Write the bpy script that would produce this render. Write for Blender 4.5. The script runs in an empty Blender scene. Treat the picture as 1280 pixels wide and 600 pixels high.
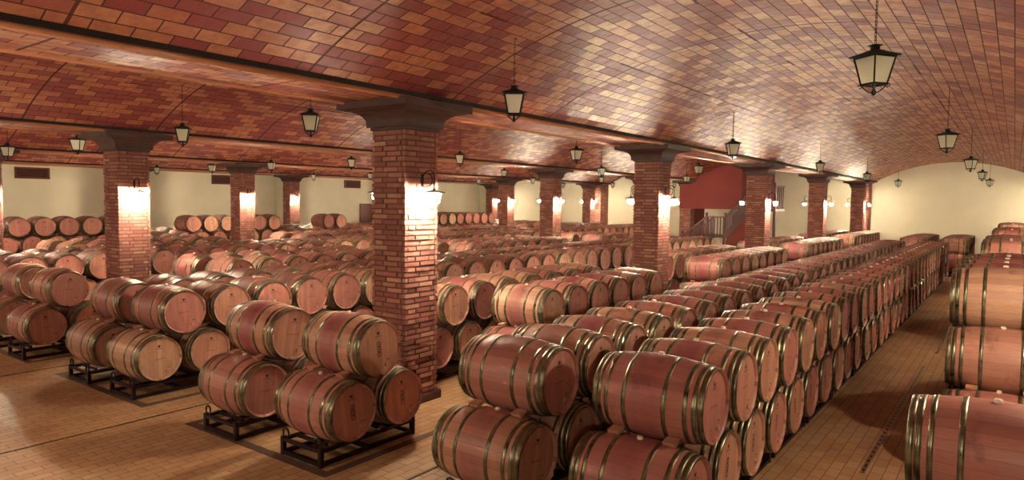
import bpy, math, random, re
from mathutils import Vector, Matrix

rng = random.Random(7)
PI = math.pi
C = bpy.context.scene.collection

# ------------------------------------------------------------------ layout
COLX = {'Z': 1.50, 'A': -6.648, 'B': -14.602, 'C': -22.867, 'D': -31.056}
COLY = [-1.2, 6.602, 14.402, 22.404, 30.58, 39.71]
ENDY = 41.86
WESTX = -32.0
EASTX = 9.7
SOUTHY = -6.0
ZSOF = 3.99
BR, BH, BL = .345, .287, .475          # barrel bilge radius, head radius, half length
Z1, Z2, Z3 = .53, 1.13, 1.73

ORD = ['first', 'second', 'third', 'fourth', 'fifth', 'sixth', 'seventh', 'eighth', 'ninth', 'tenth', 'eleventh',
       'twelfth', 'thirteenth', 'fourteenth', 'fifteenth', 'sixteenth', 'seventeenth', 'eighteenth', 'nineteenth',
       'twentieth']
def ordn(i):
    if i < 20: return ORD[i]
    t, u = divmod(i + 1, 10)
    tens = {2: 'twenty', 3: 'thirty', 4: 'forty', 5: 'fifty'}[t]
    if u == 0: return tens[:-1] + 'ieth'
    return tens + '-' + ORD[u - 1]

# each row: key, phrase, x at start, x at end, list of (y first bottom, count bottom, pitch, phrase), third tier y-ranges
ROWS = []
ROWS.append(('Ra', 'right row of long central block', -2.29, -2.31, [(4.84, 34, .733, '')], []))
ROWS.append(('Rb', 'left row of long central block', -3.62, -3.66, [(4.70, 34, .733, '')], []))
ROWS.append(('Rc', 'right row of block by end wall', -1.88, -1.88, [(31.6, 9, .72, '')], []))
ROWS.append(('Rd', 'left row of block by end wall', -3.25, -3.25, [(31.6, 9, .72, '')], []))
def segs_between(off0, n0, cols, line, start=1.2, end=1.1, p=.71):
    out = [(off0, n0, p, 'before first pillar, %s line' % line)]
    for k in range(1, 5):
        a = cols[k] + start; b = cols[k + 1] - end
        out.append((a, int((b - a) / p) + 1, p, 'after %s pillar, %s line' % (ORD[k - 1], line)))
    return out
sA = segs_between(4.63, 2, COLY, 'right')
sA[1] = (8.04, 7, .71, sA[1][3]); sA[2] = (15.5, 9, .71, sA[2][3])
ROWS.append(('R1', 'right row', -5.86, -5.80, sA, []))
sA2 = segs_between(4.55, 2, COLY, 'right')
sA2[1] = (7.46, 8, .71, sA2[1][3]); sA2[2] = (15.4, 9, .71, sA2[2][3])
ROWS.append(('R2', 'left row', -7.24, -7.24, sA2, []))
ROWS.append(('R3', 'right row of first mid-nave block', -9.72, -9.62, [(4.58, 49, .71, '')], []))
ROWS.append(('R4', 'left row of first mid-nave block', -11.02, -11.0, [(4.56, 49, .71, '')], []))
ROWS.append(('R5', 'right row', -13.45, -13.45, segs_between(4.55, 2, COLY, 'second'), []))
ROWS.append(('R6', 'left row', -14.82, -14.82, segs_between(4.55, 2, COLY, 'second'), []))
ROWS.append(('R7', 'right row of second mid-nave block', -17.35, -17.35, [(4.6, 49, .71, '')], []))
ROWS.append(('R8', 'left row of second mid-nave block', -18.7, -18.7, [(4.6, 49, .71, '')], []))
ROWS.append(('R9', 'right row', -21.35, -21.35, segs_between(4.55, 2, COLY, 'third'), []))
ROWS.append(('R10', 'left row', -22.7, -22.7, segs_between(4.55, 2, COLY, 'third'), []))
ROWS.append(('R11', 'right row of third mid-nave block', -25.7, -25.7, [(4.6, 49, .71, '')],
             [(7.0, 12.0), (13.4, 17.4), (19.9, 21.2), (26.2, 32.4)]))
ROWS.append(('R12', 'left row of third mid-nave block', -27.05, -27.05, [(4.6, 49, .71, '')], [(26.2, 32.4)]))
ROWS.append(('R13', 'row nearest the left wall', -29.6, -29.6, [(4.6, 49, .71, '')], []))

# barrel records: x, y, z, tier, label, group, stain, tone, rowkey, segment
BAR = []
def rec(x, y, z, tier, label, group, key, sg, n):
    r = rng.random()
    if -15.6 < x < -9 and y > 26.2: return            # kept clear for the stairs and gallery
    stain = 0.0
    if r < .42: stain = .3 + .5 * rng.random()
    elif r < .7: stain = .25 * rng.random()
    if key == 'S0': stain = .12
    BAR.append(dict(x=x + rng.uniform(-.012, .012), y=y, z=z, tier=tier, label=label, group=group, key=key, sg=sg, n=n,
                    stain=stain, tone=rng.random(), roll=rng.uniform(-.16, .16)))
for key, ph, x0, x1, segs, third in ROWS:
    for si, (ya, n, p, sph) in enumerate(segs):
        wh = ph + (' ' + sph if sph else '')
        for k in range(n):
            y = ya + p * k
            x = x0 + (x1 - x0) * (y - 4.6) / 35
            rec(x, y, Z1, 0, '%s lower barrel from near end, %s' % (ordn(k), wh), 'lower tier of barrels, ' + wh, key, si, k)
            if k < n - 1:
                rec(x, y + p / 2, Z2, 1, '%s upper barrel from near end, %s' % (ordn(k), wh), 'upper tier of barrels, ' + wh, key, si, k)
    j = 0
    for a, b in third:
        (ya, n, p, sph) = segs[0]
        for k in range(n - 2):
            y = ya + p * (k + 1)
            if a < y < b:
                rec(x0, y, Z3, 2, '%s third-tier barrel from near end, %s' % (ordn(j), ph), 'third tier of barrels, ' + ph, key, 9, j); j += 1
# right-hand stacks, three tiers
def stack(ya, n, p, tiers, ph, key, x=-.04, shift=0):
    for t in range(tiers):
        for k in range(n - t):
            nm = ['lower', 'middle', 'top'][t]
            rec(x, ya + p * (k + t / 2), [Z1, Z2, Z3][t], t, '%s %s barrel from near end, %s' % (ordn(k), nm, ph), '%s tier of barrels, %s' % (nm, ph), key, shift, k)
stack(4.95, 2, .71, 2, 'small pyramid at the right edge', 'S0')
stack(8.24, 7, .71, 3, 'right-hand stack behind the small pyramid', 'S1', shift=1)
stack(15.6, 8, .71, 3, 'second right-hand stack, brightly lit', 'S2', shift=2)
stack(23.6, 8, .71, 3, 'third right-hand stack, brightly lit', 'S3', shift=3)
stack(31.6, 9, .71, 3, 'last right-hand stack by end wall', 'S4', shift=4)
#==GEN END
#VIS (filled from a visibility count: detail class of each barrel, f = full, m = plain copy, others fall in the distant mass)
VIS = 'f26m1f3m1f1m1f1m1f1m1f1m1f1m1f1m2x1m3x1m1x1m1x1m1x1m1x1m1x1m1x1m1x5f6h1f1h1f1h1f1h1f1h1f1h1f1h1f1h1f1h1f1h1f1h1f1h1f1h1f1h1f1h1m1h1m1h1m1h1m1h1m1h1m1h1m1h1m1h1m1h1m1h1x1h1x1h1x1h1x1h1x1h1x1h1f2x2h1x12h1f1h1x1h1x1h1x1h1x1h1x1h1x1h1x1h1f5x1f1h1f1h1f1h1f1h1f1h1m1f1h1f1h1f1h1f1h1f1h1f1h1f1h1m1h1x1f1h1m1h1m1h1m1h1m1h1m1h1m1h1x1h2f1h1x1h1x1h1x1h1x1h1x1h1x1h1x1h1x1h1f9h1f1h1f1h1f1h1f1h2m2f1x1m1x1m1h1m1h1m1h1m1h1m1h2x1h1x1h1x1h1x1h1x1h1x1h1x1h1x1h2x1h1x1h1x1h1x1h1x1h1x1h1x1h1x1h1x1h1f6h1f1m1f3x2h1x1h1f1h1f1h1f1h1f1h1f1h1f1h1f1h1f1h1f1h1f1x1f1x1f1x2h1x1h3x1h1m1h1m1h1m1h1m1h1m1h1m1h1f4x1f1h1f1h1f1h1f1h1f1h1m1h5m1h1m1h1m1h1m1h1m1h1m1h1m1h1m1h1m1h1x1h1x1h1x1h1x1h1x1h1x1h1x1h5x1h1x1h1f3h1f1h1f1h1f1h1f1h1f1h1f1h1x1h2f1h1m1h1m1h1m1h1m1h1m1h1m1h1m1h2f1h1x1h1x1h1x1f2m1h1f1h1f1h1m1h1m1h1m1h1m1h1m1h2m1h1m1h1x1h1x1h1x1h1x1h1x1h1x1h2m1h1x1h1x1h1x1h1m2f1h1f1m1f1x1h1x1f1x1f1h1f1h1f1h1f1h1f1h1m1h1m1h1m1h1f1h1x1h7x1h1m1h1m1h1m1h1x1h1x1h1x1h1x1h1x1h1m1h1x1h3x1h1x1h1x1h1x1h1x1h1x1h1x1h1x1h1x1h1x1h1x1h1x1h1x1h12m1h1m1h1m1x1m1h3m1h1m1h1m1h1m1h1m1h1x1h1x1h1x1h1x1h1x1h1x1h1x1h7x1h1x1h1x1h1x1h1x1h1x1h1x1h1x1h1x1h1x1h1x1h1x1h5x1h1x1h1x1h1x1h1x1h1x1h1x1h1x1h1x1h1x1h1x1h1x1h1x1h5f1h1m1h3x1h1m1h1m1h1m1h2m1h1m1h1m1h1m1h1x1h1x1h6m1h1x1h1x1h1x1h1x1h1x1h1x1h1x1h2x1h3x1h1x1h1x1h1x1h1x1h1x1h1x1h5f1h1m1h1x1h3x1h1x1h1x1h2f1h1x1h1x1h1x1h1x1h1x1h1x1h1x1h4x1h1x1h1x1h1x1h1x1h1x1h1x1h2m1h1x1h1x1h7x1h1x1h1x1h10f1x1f1h1m1h1m1h1m1h3x1h1m1h1m1h1m1h1m1h1x1h1x1h1m1h1x1h1x1h1x1h1x1h1x1h1x1h1x1h1x1h1x1h11x1h1x1h1x1h1x1h1x1h1x1h1x1h1x1h1x1h3x1h1x1h1x1h1x1h1x1h4f4m1h1f3x1m1f3h1x1m7h11x1h1x1h1x1h1x1h7x1h1x1h11x1h1x1h1x1h1x1h5x1h1x1h1x1h29x1h1x1h3x1h1x1h1x1h5x5h27x1h1x1h1x1h13x1h1x1h1x1h1x1h5x1h1x1h1x1h1x1h29x1h1x1h3f2m1h5f1x1h4f5h15f1m1x4h15f1x5h17m1x6'
VIS = ''.join(c * int(n) for c, n in re.findall(r'([a-z])(\d+)', VIS))
#VISEND

# ------------------------------------------------------------------ materials
def srgb(r, g, b):
    f = lambda c: ((c / 255) / 12.92) if c / 255 <= .04045 else (((c / 255) + .055) / 1.055) ** 2.4
    return (f(r), f(g), f(b), 1)
def dim(c, k): return (c[0] * k, c[1] * k, c[2] * k, 1)
def newmat(name):
    m = bpy.data.materials.new(name); m.use_nodes = True
    nt = m.node_tree; nt.nodes.clear()
    out = nt.nodes.new('ShaderNodeOutputMaterial'); bs = nt.nodes.new('ShaderNodeBsdfPrincipled')
    nt.links.new(bs.outputs[0], out.inputs[0])
    return m, nt, bs
class N:
    def __init__(s, nt): s.nt = nt
    def node(s, t, **kw):
        n = s.nt.nodes.new(t)
        for k, v in kw.items(): setattr(n, k, v)
        return n
    def link(s, a, b): s.nt.links.new(a, b)
    def inp(s, sock, v):
        if isinstance(v, bpy.types.NodeSocket): s.nt.links.new(v, sock)
        elif v is not None: sock.default_value = v
    def math(s, op, a, b=None, c=None, clamp=False):
        n = s.node('ShaderNodeMath', operation=op, use_clamp=clamp)
        s.inp(n.inputs[0], a)
        if b is not None: s.inp(n.inputs[1], b)
        if c is not None: s.inp(n.inputs[2], c)
        return n.outputs[0]
    def mix(s, f, a, b, mode='MIX'):
        n = s.node('ShaderNodeMix', data_type='RGBA', blend_type=mode)
        s.inp(n.inputs[0], f); s.inp(n.inputs[6], a); s.inp(n.inputs[7], b)
        return n.outputs[2]
    def noise(s, vec, scale, detail=3, rough=.5):
        n = s.node('ShaderNodeTexNoise'); n.inputs['Scale'].default_value = scale
        n.inputs['Detail'].default_value = detail; n.inputs['Roughness'].default_value = rough
        if vec is not None: s.link(vec, n.inputs['Vector'])
        return n.outputs[0]
    def ramp(s, f, stops, interp='LINEAR'):
        n = s.node('ShaderNodeValToRGB'); n.color_ramp.interpolation = interp
        el = n.color_ramp.elements
        while len(el) < len(stops): el.new(.5)
        for e, (p, c) in zip(el, stops): e.position = p; e.color = c
        s.link(f, n.inputs[0]); return n.outputs[0]
    def maprange(s, v, a, b, c=0, d=1):
        n = s.node('ShaderNodeMapRange'); s.inp(n.inputs[0], v)
        for i, q in zip((1, 2, 3, 4), (a, b, c, d)): n.inputs[i].default_value = q
        return n.outputs[0]
    def bump(s, h, bs, strength=.3, dist=.01):
        n = s.node('ShaderNodeBump'); n.inputs['Strength'].default_value = strength; n.inputs['Distance'].default_value = dist
        s.link(h, n.inputs['Height']); s.link(n.outputs[0], bs.inputs['Normal'])
M = {}
def simple(name, col, rough=.6, metal=0, noise=None, spec=None):
    m, nt, bs = newmat(name); n = N(nt)
    bs.inputs['Base Color'].default_value = col; bs.inputs['Roughness'].default_value = rough; bs.inputs['Metallic'].default_value = metal
    if spec is not None: bs.inputs['Specular IOR Level'].default_value = spec
    if noise:
        tc = n.node('ShaderNodeTexCoord')
        v = n.noise(tc.outputs['Object'], noise[0], 4)
        n.link(n.mix(n.maprange(v, .3, .7), tuple(c * noise[1] for c in col[:3]) + (1,), col), bs.inputs['Base Color'])
    M[name] = m; return m
simple('iron', srgb(26, 20, 20), .5, .6)
simple('rack_steel', srgb(46, 26, 32), .45, .5, (18, .6))
simple('plaster', srgb(232, 220, 192), .9, 0, (1.3, .93))
simple('plaster_red', srgb(140, 62, 56), .85, 0, (1.2, .88))
simple('capital_brown', srgb(86, 56, 50), .55, 0, (6, .7))
simple('vent_brown', srgb(116, 62, 48), .6)
simple('dark', srgb(30, 18, 18), .7)
simple('door_wood', srgb(112, 56, 42), .55, 0, (5, .75))
simple('stair_wood', srgb(92, 40, 34), .45, 0, (7, .7))
simple('wedge_wood', srgb(214, 150, 118), .75, 0, (20, .8))
simple('bung', srgb(238, 214, 190), .5)
simple('stamp', srgb(70, 30, 28), .8)
simple('band_tile', srgb(104, 76, 62), .5, 0, (5, .8))
simple('trim_tile', srgb(196, 130, 98), .16, 0, (3, .85))
simple('drain_steel', srgb(196, 170, 130), .28, .9, (30, .3))
simple('mortar', srgb(122, 84, 74), .95, 0, (25, .75))

def attr(n, name, typ):
    a = n.node('ShaderNodeAttribute', attribute_type=typ); a.attribute_name = name; return a.outputs['Fac']

def wood_mat(name, head):
    m, nt, bs = newmat(name); n = N(nt)
    uv = n.node('ShaderNodeUVMap'); uv.uv_map = 'UVMap'
    sp = n.node('ShaderNodeSeparateXYZ'); n.link(uv.outputs[0], sp.inputs[0])
    u, v = sp.outputs[0], sp.outputs[1]
    tone = n.math('ADD', attr(n, 'tone', 'OBJECT'), attr(n, 'gtone', 'GEOMETRY'))
    stain = n.math('ADD', attr(n, 'stain', 'OBJECT'), attr(n, 'gstain', 'GEOMETRY'))
    cnt = 9 if head else 28
    su = n.math('MULTIPLY', u, cnt)
    idx = n.math('FLOOR', su)
    wn = n.node('ShaderNodeTexWhiteNoise', noise_dimensions='2D')
    cb = n.node('ShaderNodeCombineXYZ'); n.link(idx, cb.inputs[0]); n.link(n.math('MULTIPLY', tone, 57.3), cb.inputs[1])
    n.link(cb.outputs[0], wn.inputs['Vector'])
    fr = n.math('FRACT', su)
    gap = n.math('MINIMUM', fr, n.math('SUBTRACT', 1.0, fr))
    gapm = n.maprange(gap, 0.0, .035)
    # fibres, stretched along the stave
    cb2 = n.node('ShaderNodeCombineXYZ')
    n.link(n.math('MULTIPLY', u, 60 if not head else 40), cb2.inputs[0]); n.link(n.math('MULTIPLY', v, 3.0), cb2.inputs[1])
    n.link(n.math('MULTIPLY', tone, 31.0), cb2.inputs[2])
    gr = n.noise(cb2.outputs[0], 3.0, 4, .6)
    base = n.ramp(tone, [(0, srgb(188, 118, 104)), (.45, srgb(202, 136, 116)), (.8, srgb(210, 152, 122)), (1, srgb(226, 180, 144))])
    base = n.mix(n.maprange(wn.outputs[0], 0, 1, 0, .42), base, srgb(145, 83, 78))
    base = n.mix(n.maprange(gr, .35, .75, 0, .35), base, srgb(134, 79, 72))
    cb3 = n.node('ShaderNodeCombineXYZ')
    n.link(n.math('MULTIPLY', u, 7.0), cb3.inputs[0]); n.link(n.math('MULTIPLY', v, 5.0), cb3.inputs[1]); n.link(n.math('MULTIPLY', tone, 91.0), cb3.inputs[2])
    bl = n.noise(cb3.outputs[0], 1.0, 4, .6)
    if not head:
        av = n.math('ABSOLUTE', v)
        band = n.math('SUBTRACT', 1.0, n.maprange(n.math('ADD', av, n.math('MULTIPLY', n.math('SUBTRACT', bl, .5), .16)), .08, .19))
        st = n.math('MULTIPLY', band, stain, clamp=True)
        st = n.math('MULTIPLY', st, n.maprange(bl, .25, .55, .55, 1.0), clamp=True)
        base = n.mix(st, base, srgb(142, 46, 70))
        # leaks and dirt
        d = n.maprange(bl, .6, .72, 0, .45)
        base = n.mix(d, base, srgb(94, 39, 45))
    else:
        base = n.mix(n.maprange(bl, .52, .75, 0, .4), base, srgb(114, 52, 51))
    base = n.mix(n.maprange(gapm, 0, 1, .45, 1), srgb(84, 44, 40), base)
    n.link(base, bs.inputs['Base Color'])
    bs.inputs['Roughness'].default_value = .48 if not head else .6
    n.bump(n.math('ADD', gapm, n.math('MULTIPLY', gr, .4)), bs, .35, .002)
    M[name] = m
wood_mat('stave', False); wood_mat('head', True)

m, nt, bs = newmat('hoop'); n = N(nt)
tc = n.node('ShaderNodeTexCoord')
v = n.noise(tc.outputs['Object'], 9, 5, .65)
n.link(n.ramp(v, [(.3, srgb(86, 82, 62)), (.5, srgb(128, 124, 98)), (.72, srgb(170, 164, 138))]), bs.inputs['Base Color'])
bs.inputs['Metallic'].default_value = .85
n.link(n.maprange(v, .3, .7, .26, .4), bs.inputs['Roughness'])
M['hoop'] = m

# vault tiles: random two-tone fired tiles laid in running bond
def vault_mat():
    m, nt, bs = newmat('vault_tile'); n = N(nt)
    uv = n.node('ShaderNodeUVMap'); uv.uv_map = 'UVMap'
    wob = n.noise(uv.outputs[0], 1.1, 2)
    br = n.node('ShaderNodeTexBrick'); br.offset = .5
    n.link(uv.outputs[0], br.inputs['Vector'])
    br.inputs['Color1'].default_value = (0, 0, 0, 1); br.inputs['Color2'].default_value = (1, 1, 1, 1); br.inputs['Mortar'].default_value = (.5, .5, .5, 1)
    br.inputs['Scale'].default_value = 1; br.inputs['Brick Width'].default_value = .33; br.inputs['Row Height'].default_value = .165
    br.inputs['Mortar Size'].default_value = .008; br.inputs['Mortar Smooth'].default_value = .3; br.inputs['Bias'].default_value = 0
    val = br.outputs['Color']; fac = br.outputs['Fac']
    sv = n.node('ShaderNodeSeparateColor'); n.link(val, sv.inputs[0])
    col = n.ramp(sv.outputs[0], [(0, srgb(146, 62, 70)), (.46, srgb(158, 70, 74)), (.54, srgb(204, 130, 98)), (1, srgb(214, 146, 108))])
    mott = n.noise(uv.outputs[0], 8, 5, .65)
    col = n.mix(n.maprange(mott, .35, .7, 0, .65), col, srgb(150, 78, 66))
    dirt = n.noise(uv.outputs[0], .7, 4, .6)
    col = n.mix(n.maprange(dirt, .55, .8, 0, .5), col, srgb(109, 49, 50))
    sp = n.node('ShaderNodeSeparateXYZ'); n.link(uv.outputs[0], sp.inputs[0])
    f1 = n.math('FRACT', n.math('DIVIDE', n.math('ADD', sp.outputs[0], n.math('MULTIPLY', wob, .03)), 2.31))
    seam = n.math('LESS_THAN', f1, .014)
    f2 = n.math('FRACT', n.math('DIVIDE', n.math('ADD', sp.outputs[1], n.math('MULTIPLY', mott, .04)), 1.65))
    crk = n.math('MULTIPLY', n.math('LESS_THAN', f2, .022), n.math('GREATER_THAN', n.noise(uv.outputs[0], .9, 2), .56))
    fac = n.math('MAXIMUM', fac, n.math('MAXIMUM', seam, crk))
    col = n.mix(n.math('MULTIPLY', fac, .9), col, srgb(78, 32, 32))
    n.link(col, bs.inputs['Base Color'])
    n.link(n.math('ADD', n.maprange(mott, .3, .7, .36, .52), n.math('MULTIPLY', fac, .4)), bs.inputs['Roughness'])
    h = n.math('ADD', n.math('MULTIPLY', fac, -1.0), n.math('ADD', n.math('MULTIPLY', mott, .9), n.math('ADD', n.math('MULTIPLY', n.noise(uv.outputs[0], 2.6, 2), 2.2), n.math('MULTIPLY', sv.outputs[0], .5))))
    bp = n.node('ShaderNodeBump'); bp.inputs['Strength'].default_value = .9; bp.inputs['Distance'].default_value = .014
    n.link(h, bp.inputs['Height'])
    wn = n.node('ShaderNodeTexWhiteNoise', noise_dimensions='1D'); n.link(n.math('MULTIPLY', sv.outputs[0], 917.0), wn.inputs['W'])
    vs = n.node('ShaderNodeVectorMath', operation='SUBTRACT'); n.link(wn.outputs['Color'], vs.inputs[0]); vs.inputs[1].default_value = (.5, .5, .5)
    vm = n.node('ShaderNodeVectorMath', operation='SCALE'); n.link(vs.outputs[0], vm.inputs[0]); vm.inputs['Scale'].default_value = .10
    va = n.node('ShaderNodeVectorMath', operation='ADD'); n.link(bp.outputs[0], va.inputs[0]); n.link(vm.outputs[0], va.inputs[1])
    vn = n.node('ShaderNodeVectorMath', operation='NORMALIZE'); n.link(va.outputs[0], vn.inputs[0]); n.link(vn.outputs[0], bs.inputs['Normal'])
    M['vault_tile'] = m
vault_mat()

def floor_mat():
    m, nt, bs = newmat('floor_tile'); n = N(nt)
    tc = n.node('ShaderNodeTexCoord'); sp = n.node('ShaderNodeSeparateXYZ'); n.link(tc.outputs['Object'], sp.inputs[0])
    cb = n.node('ShaderNodeCombineXYZ'); n.link(sp.outputs[1], cb.inputs[0]); n.link(sp.outputs[0], cb.inputs[1])
    br = n.node('ShaderNodeTexBrick'); br.offset = .5; n.link(cb.outputs[0], br.inputs['Vector'])
    br.inputs['Color1'].default_value = (0, 0, 0, 1); br.inputs['Color2'].default_value = (1, 1, 1, 1); br.inputs['Mortar'].default_value = (.5, .5, .5, 1)
    br.inputs['Scale'].default_value = 1; br.inputs['Brick Width'].default_value = .24; br.inputs['Row Height'].default_value = .12
    br.inputs['Mortar Size'].default_value = .005; br.inputs['Mortar Smooth'].default_value = .2
    sv = n.node('ShaderNodeSeparateColor'); n.link(br.outputs['Color'], sv.inputs[0])
    col = n.ramp(sv.outputs[0], [(0, srgb(190, 142, 102)), (1, srgb(206, 162, 118))])
    dn = n.noise(tc.outputs['Object'], 1.2, 5, .6)
    col = n.mix(n.maprange(dn, .45, .75, 0, .35), col, srgb(144, 85, 68))
    col = n.mix(n.math('MULTIPLY', br.outputs['Fac'], .8), col, srgb(96, 57, 45))
    n.link(col, bs.inputs['Base Color'])
    n.link(n.maprange(dn, .3, .7, .38, .55), bs.inputs['Roughness'])
    n.bump(n.math('MULTIPLY', br.outputs['Fac'], -1.0), bs, .4, .003)
    M['floor_tile'] = m
floor_mat()

def brick_mat():
    m, nt, bs = newmat('brick'); n = N(nt)
    gi = n.node('ShaderNodeAttribute', attribute_type='GEOMETRY'); gi.attribute_name = 'bk'
    tc = n.node('ShaderNodeTexCoord')
    nz = n.noise(tc.outputs['Object'], 14, 5, .65)
    col = n.ramp(gi.outputs['Fac'], [(0, srgb(150, 92, 82)), (.5, srgb(172, 112, 98)), (.85, srgb(184, 128, 108)), (1, srgb(200, 152, 130))])
    col = n.mix(n.maprange(nz, .4, .8, 0, .45), col, srgb(128, 76, 68))
    n.link(col, bs.inputs['Base Color']); bs.inputs['Roughness'].default_value = .85
    n.bump(nz, bs, .5, .006)
    M['brick'] = m
brick_mat()

def glass_mat(name, frosted):
    m = bpy.data.materials.new(name); m.use_nodes = True; nt = m.node_tree; nt.nodes.clear(); n = N(nt)
    out = n.node('ShaderNodeOutputMaterial')
    if frosted:
        d = n.node('ShaderNodeBsdfDiffuse'); d.inputs[0].default_value = srgb(236, 232, 206)
        t = n.node('ShaderNodeBsdfTranslucent'); t.inputs[0].default_value = srgb(240, 236, 210)
        mx = n.node('ShaderNodeMixShader'); mx.inputs[0].default_value = .55
        n.link(d.outputs[0], mx.inputs[1]); n.link(t.outputs[0], mx.inputs[2])
        tr = n.node('ShaderNodeBsdfTransparent'); m2 = n.node('ShaderNodeMixShader'); m2.inputs[0].default_value = .25
        n.link(mx.outputs[0], m2.inputs[1]); n.link(tr.outputs[0], m2.inputs[2])
        g = n.node('ShaderNodeBsdfGlossy'); g.inputs['Roughness'].default_value = .2
        m3 = n.node('ShaderNodeMixShader'); m3.inputs[0].default_value = .07
        n.link(m2.outputs[0], m3.inputs[1]); n.link(g.outputs[0], m3.inputs[2]); n.link(m3.outputs[0], out.inputs[0])
    else:
        tr = n.node('ShaderNodeBsdfTransparent'); g = n.node('ShaderNodeBsdfGlossy'); g.inputs['Roughness'].default_value = .08
        tl = n.node('ShaderNodeBsdfTranslucent'); tl.inputs[0].default_value = srgb(255, 240, 214)
        mt = n.node('ShaderNodeMixShader'); mt.inputs[0].default_value = .07
        n.link(tr.outputs[0], mt.inputs[1]); n.link(tl.outputs[0], mt.inputs[2])
        mx = n.node('ShaderNodeMixShader'); mx.inputs[0].default_value = .06
        n.link(mt.outputs[0], mx.inputs[1]); n.link(g.outputs[0], mx.inputs[2]); n.link(mx.outputs[0], out.inputs[0])
    M[name] = m
glass_mat('frosted_glass', True); glass_mat('clear_glass', False)
def emit(name, col, s):
    m = bpy.data.materials.new(name); m.use_nodes = True; nt = m.node_tree; nt.nodes.clear(); n = N(nt)
    e = n.node('ShaderNodeEmission'); e.inputs[0].default_value = col; e.inputs[1].default_value = s
    o = n.node('ShaderNodeOutputMaterial'); n.link(e.outputs[0], o.inputs[0]); M[name] = m
emit('bulb_lit', (1, .86, .62, 1), 420)
simple('bulb_off', srgb(230, 226, 210), .15)

# ------------------------------------------------------------------ mesh helpers
class MB:
    def __init__(s): s.v = []; s.f = []; s.m = []; s.uv = []; s.a = []
    def add(s, vs, fs, mi=0, uvs=None, a=0.0):
        o = len(s.v); s.v += [tuple(p) for p in vs]
        for k, f in enumerate(fs):
            s.f.append(tuple(i + o for i in f)); s.m.append(mi); s.a.append(a)
            s.uv.append(uvs[k] if uvs else None)
    def box(s, c, d, mi=0, rz=0, a=0.0, mat=None):
        hx, hy, hz = d[0] / 2, d[1] / 2, d[2] / 2
        vs = [Vector((x, y, z)) for z in (-hz, hz) for y in (-hy, hy) for x in (-hx, hx)]
        if rz: R = Matrix.Rotation(rz, 3, 'Z'); vs = [R @ q for q in vs]
        if mat: vs = [mat @ q for q in vs]
        vs = [q + Vector(c) for q in vs]
        s.add(vs, [(0, 2, 3, 1), (4, 5, 7, 6), (0, 1, 5, 4), (2, 6, 7, 3), (0, 4, 6, 2), (1, 3, 7, 5)], mi, a=a)
    def box2(s, x0, y0, z0, x1, y1, z1, mi=0, a=0.0):
        s.box(((x0 + x1) / 2, (y0 + y1) / 2, (z0 + z1) / 2), (x1 - x0, y1 - y0, z1 - z0), mi, a=a)
    def bar(s, p, q, w, h=None, mi=0):
        p = Vector(p); q = Vector(q); h = h or w; d = q - p
        m = d.to_track_quat('X', 'Z').to_matrix()
        s.box((p + q) / 2, (d.length, w, h), mi, mat=m)
    def tube(s, pts, r, seg=8, mi=0, closed=False):
        pts = [Vector(p) for p in pts]; n = len(pts); rings = []
        o = []
        for i, p in enumerate(pts):
            a = pts[(i - 1) % n] if (closed or i) else p; b = pts[(i + 1) % n] if (closed or i < n - 1) else p
            t = (b - a).normalized()
            q = t.to_track_quat('Z', 'Y')
            rr = r[i] if isinstance(r, (list, tuple)) else r
            for k in range(seg):
                an = 2 * PI * k / seg
                o.append(p + q @ Vector((rr * math.cos(an), rr * math.sin(an), 0)))
        fs = []
        for i in range(n if closed else n - 1):
            j = (i + 1) % n
            for k in range(seg):
                l = (k + 1) % seg
                fs.append((i * seg + k, i * seg + l, j * seg + l, j * seg + k))
        if not closed:
            fs.append(tuple(range(seg))[::-1]); fs.append(tuple((n - 1) * seg + k for k in range(seg)))
        s.add(o, fs, mi)
    def lathe(s, prof, seg=24, axis='Z', mi=0, c=(0, 0, 0), cap=True):
        """prof: list of (r, h)"""
        o = []
        for r, h in prof:
            for k in range(seg):
                a = 2 * PI * k / seg; x, y = r * math.cos(a), r * math.sin(a)
                p = (x, y, h) if axis == 'Z' else (h, x, y)
                o.append((p[0] + c[0], p[1] + c[1], p[2] + c[2]))
        fs = []
        for i in range(len(prof) - 1):
            for k in range(seg):
                l = (k + 1) % seg
                fs.append((i * seg + k, i * seg + l, (i + 1) * seg + l, (i + 1) * seg + k))
        if cap:
            fs.append(tuple(range(seg))[::-1]); fs.append(tuple((len(prof) - 1) * seg + k for k in range(seg)))
        s.add(o, fs, mi)
    def prism(s, half, mi=0, cx=0, cy=0):
        """square stack: list of (half width, z)"""
        o = []
        for h, z in half: o += [(cx - h, cy - h, z), (cx + h, cy - h, z), (cx + h, cy + h, z), (cx - h, cy + h, z)]
        fs = [(3, 2, 1, 0)]
        for i in range(len(half) - 1):
            for k in range(4):
                l = (k + 1) % 4; fs.append((i * 4 + k, i * 4 + l, i * 4 + 4 + l, i * 4 + 4 + k))
        e = (len(half) - 1) * 4; fs.append((e, e + 1, e + 2, e + 3))
        s.add(o, fs, mi)
    def mesh(s, name, mats, smooth=False, attr=None):
        me = bpy.data.meshes.new(name)
        me.from_pydata(s.v, [], s.f)
        for q in mats: me.materials.append(M[q])
        me.polygons.foreach_set('material_index', s.m)
        if any(u is not None for u in s.uv):
            ul = me.uv_layers.new(name='UVMap'); fl = []
            for f, u in zip(s.f, s.uv):
                if u is None: u = [(0, 0)] * len(f)
                for q in u: fl += [q[0], q[1]]
            ul.data.foreach_set('uv', fl)
        if attr:
            at = me.attributes.new(attr, 'FLOAT', 'FACE'); at.data.foreach_set('value', s.a)
        if smooth: me.polygons.foreach_set('use_smooth', [True] * len(me.polygons))
        me.update(); return me
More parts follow.
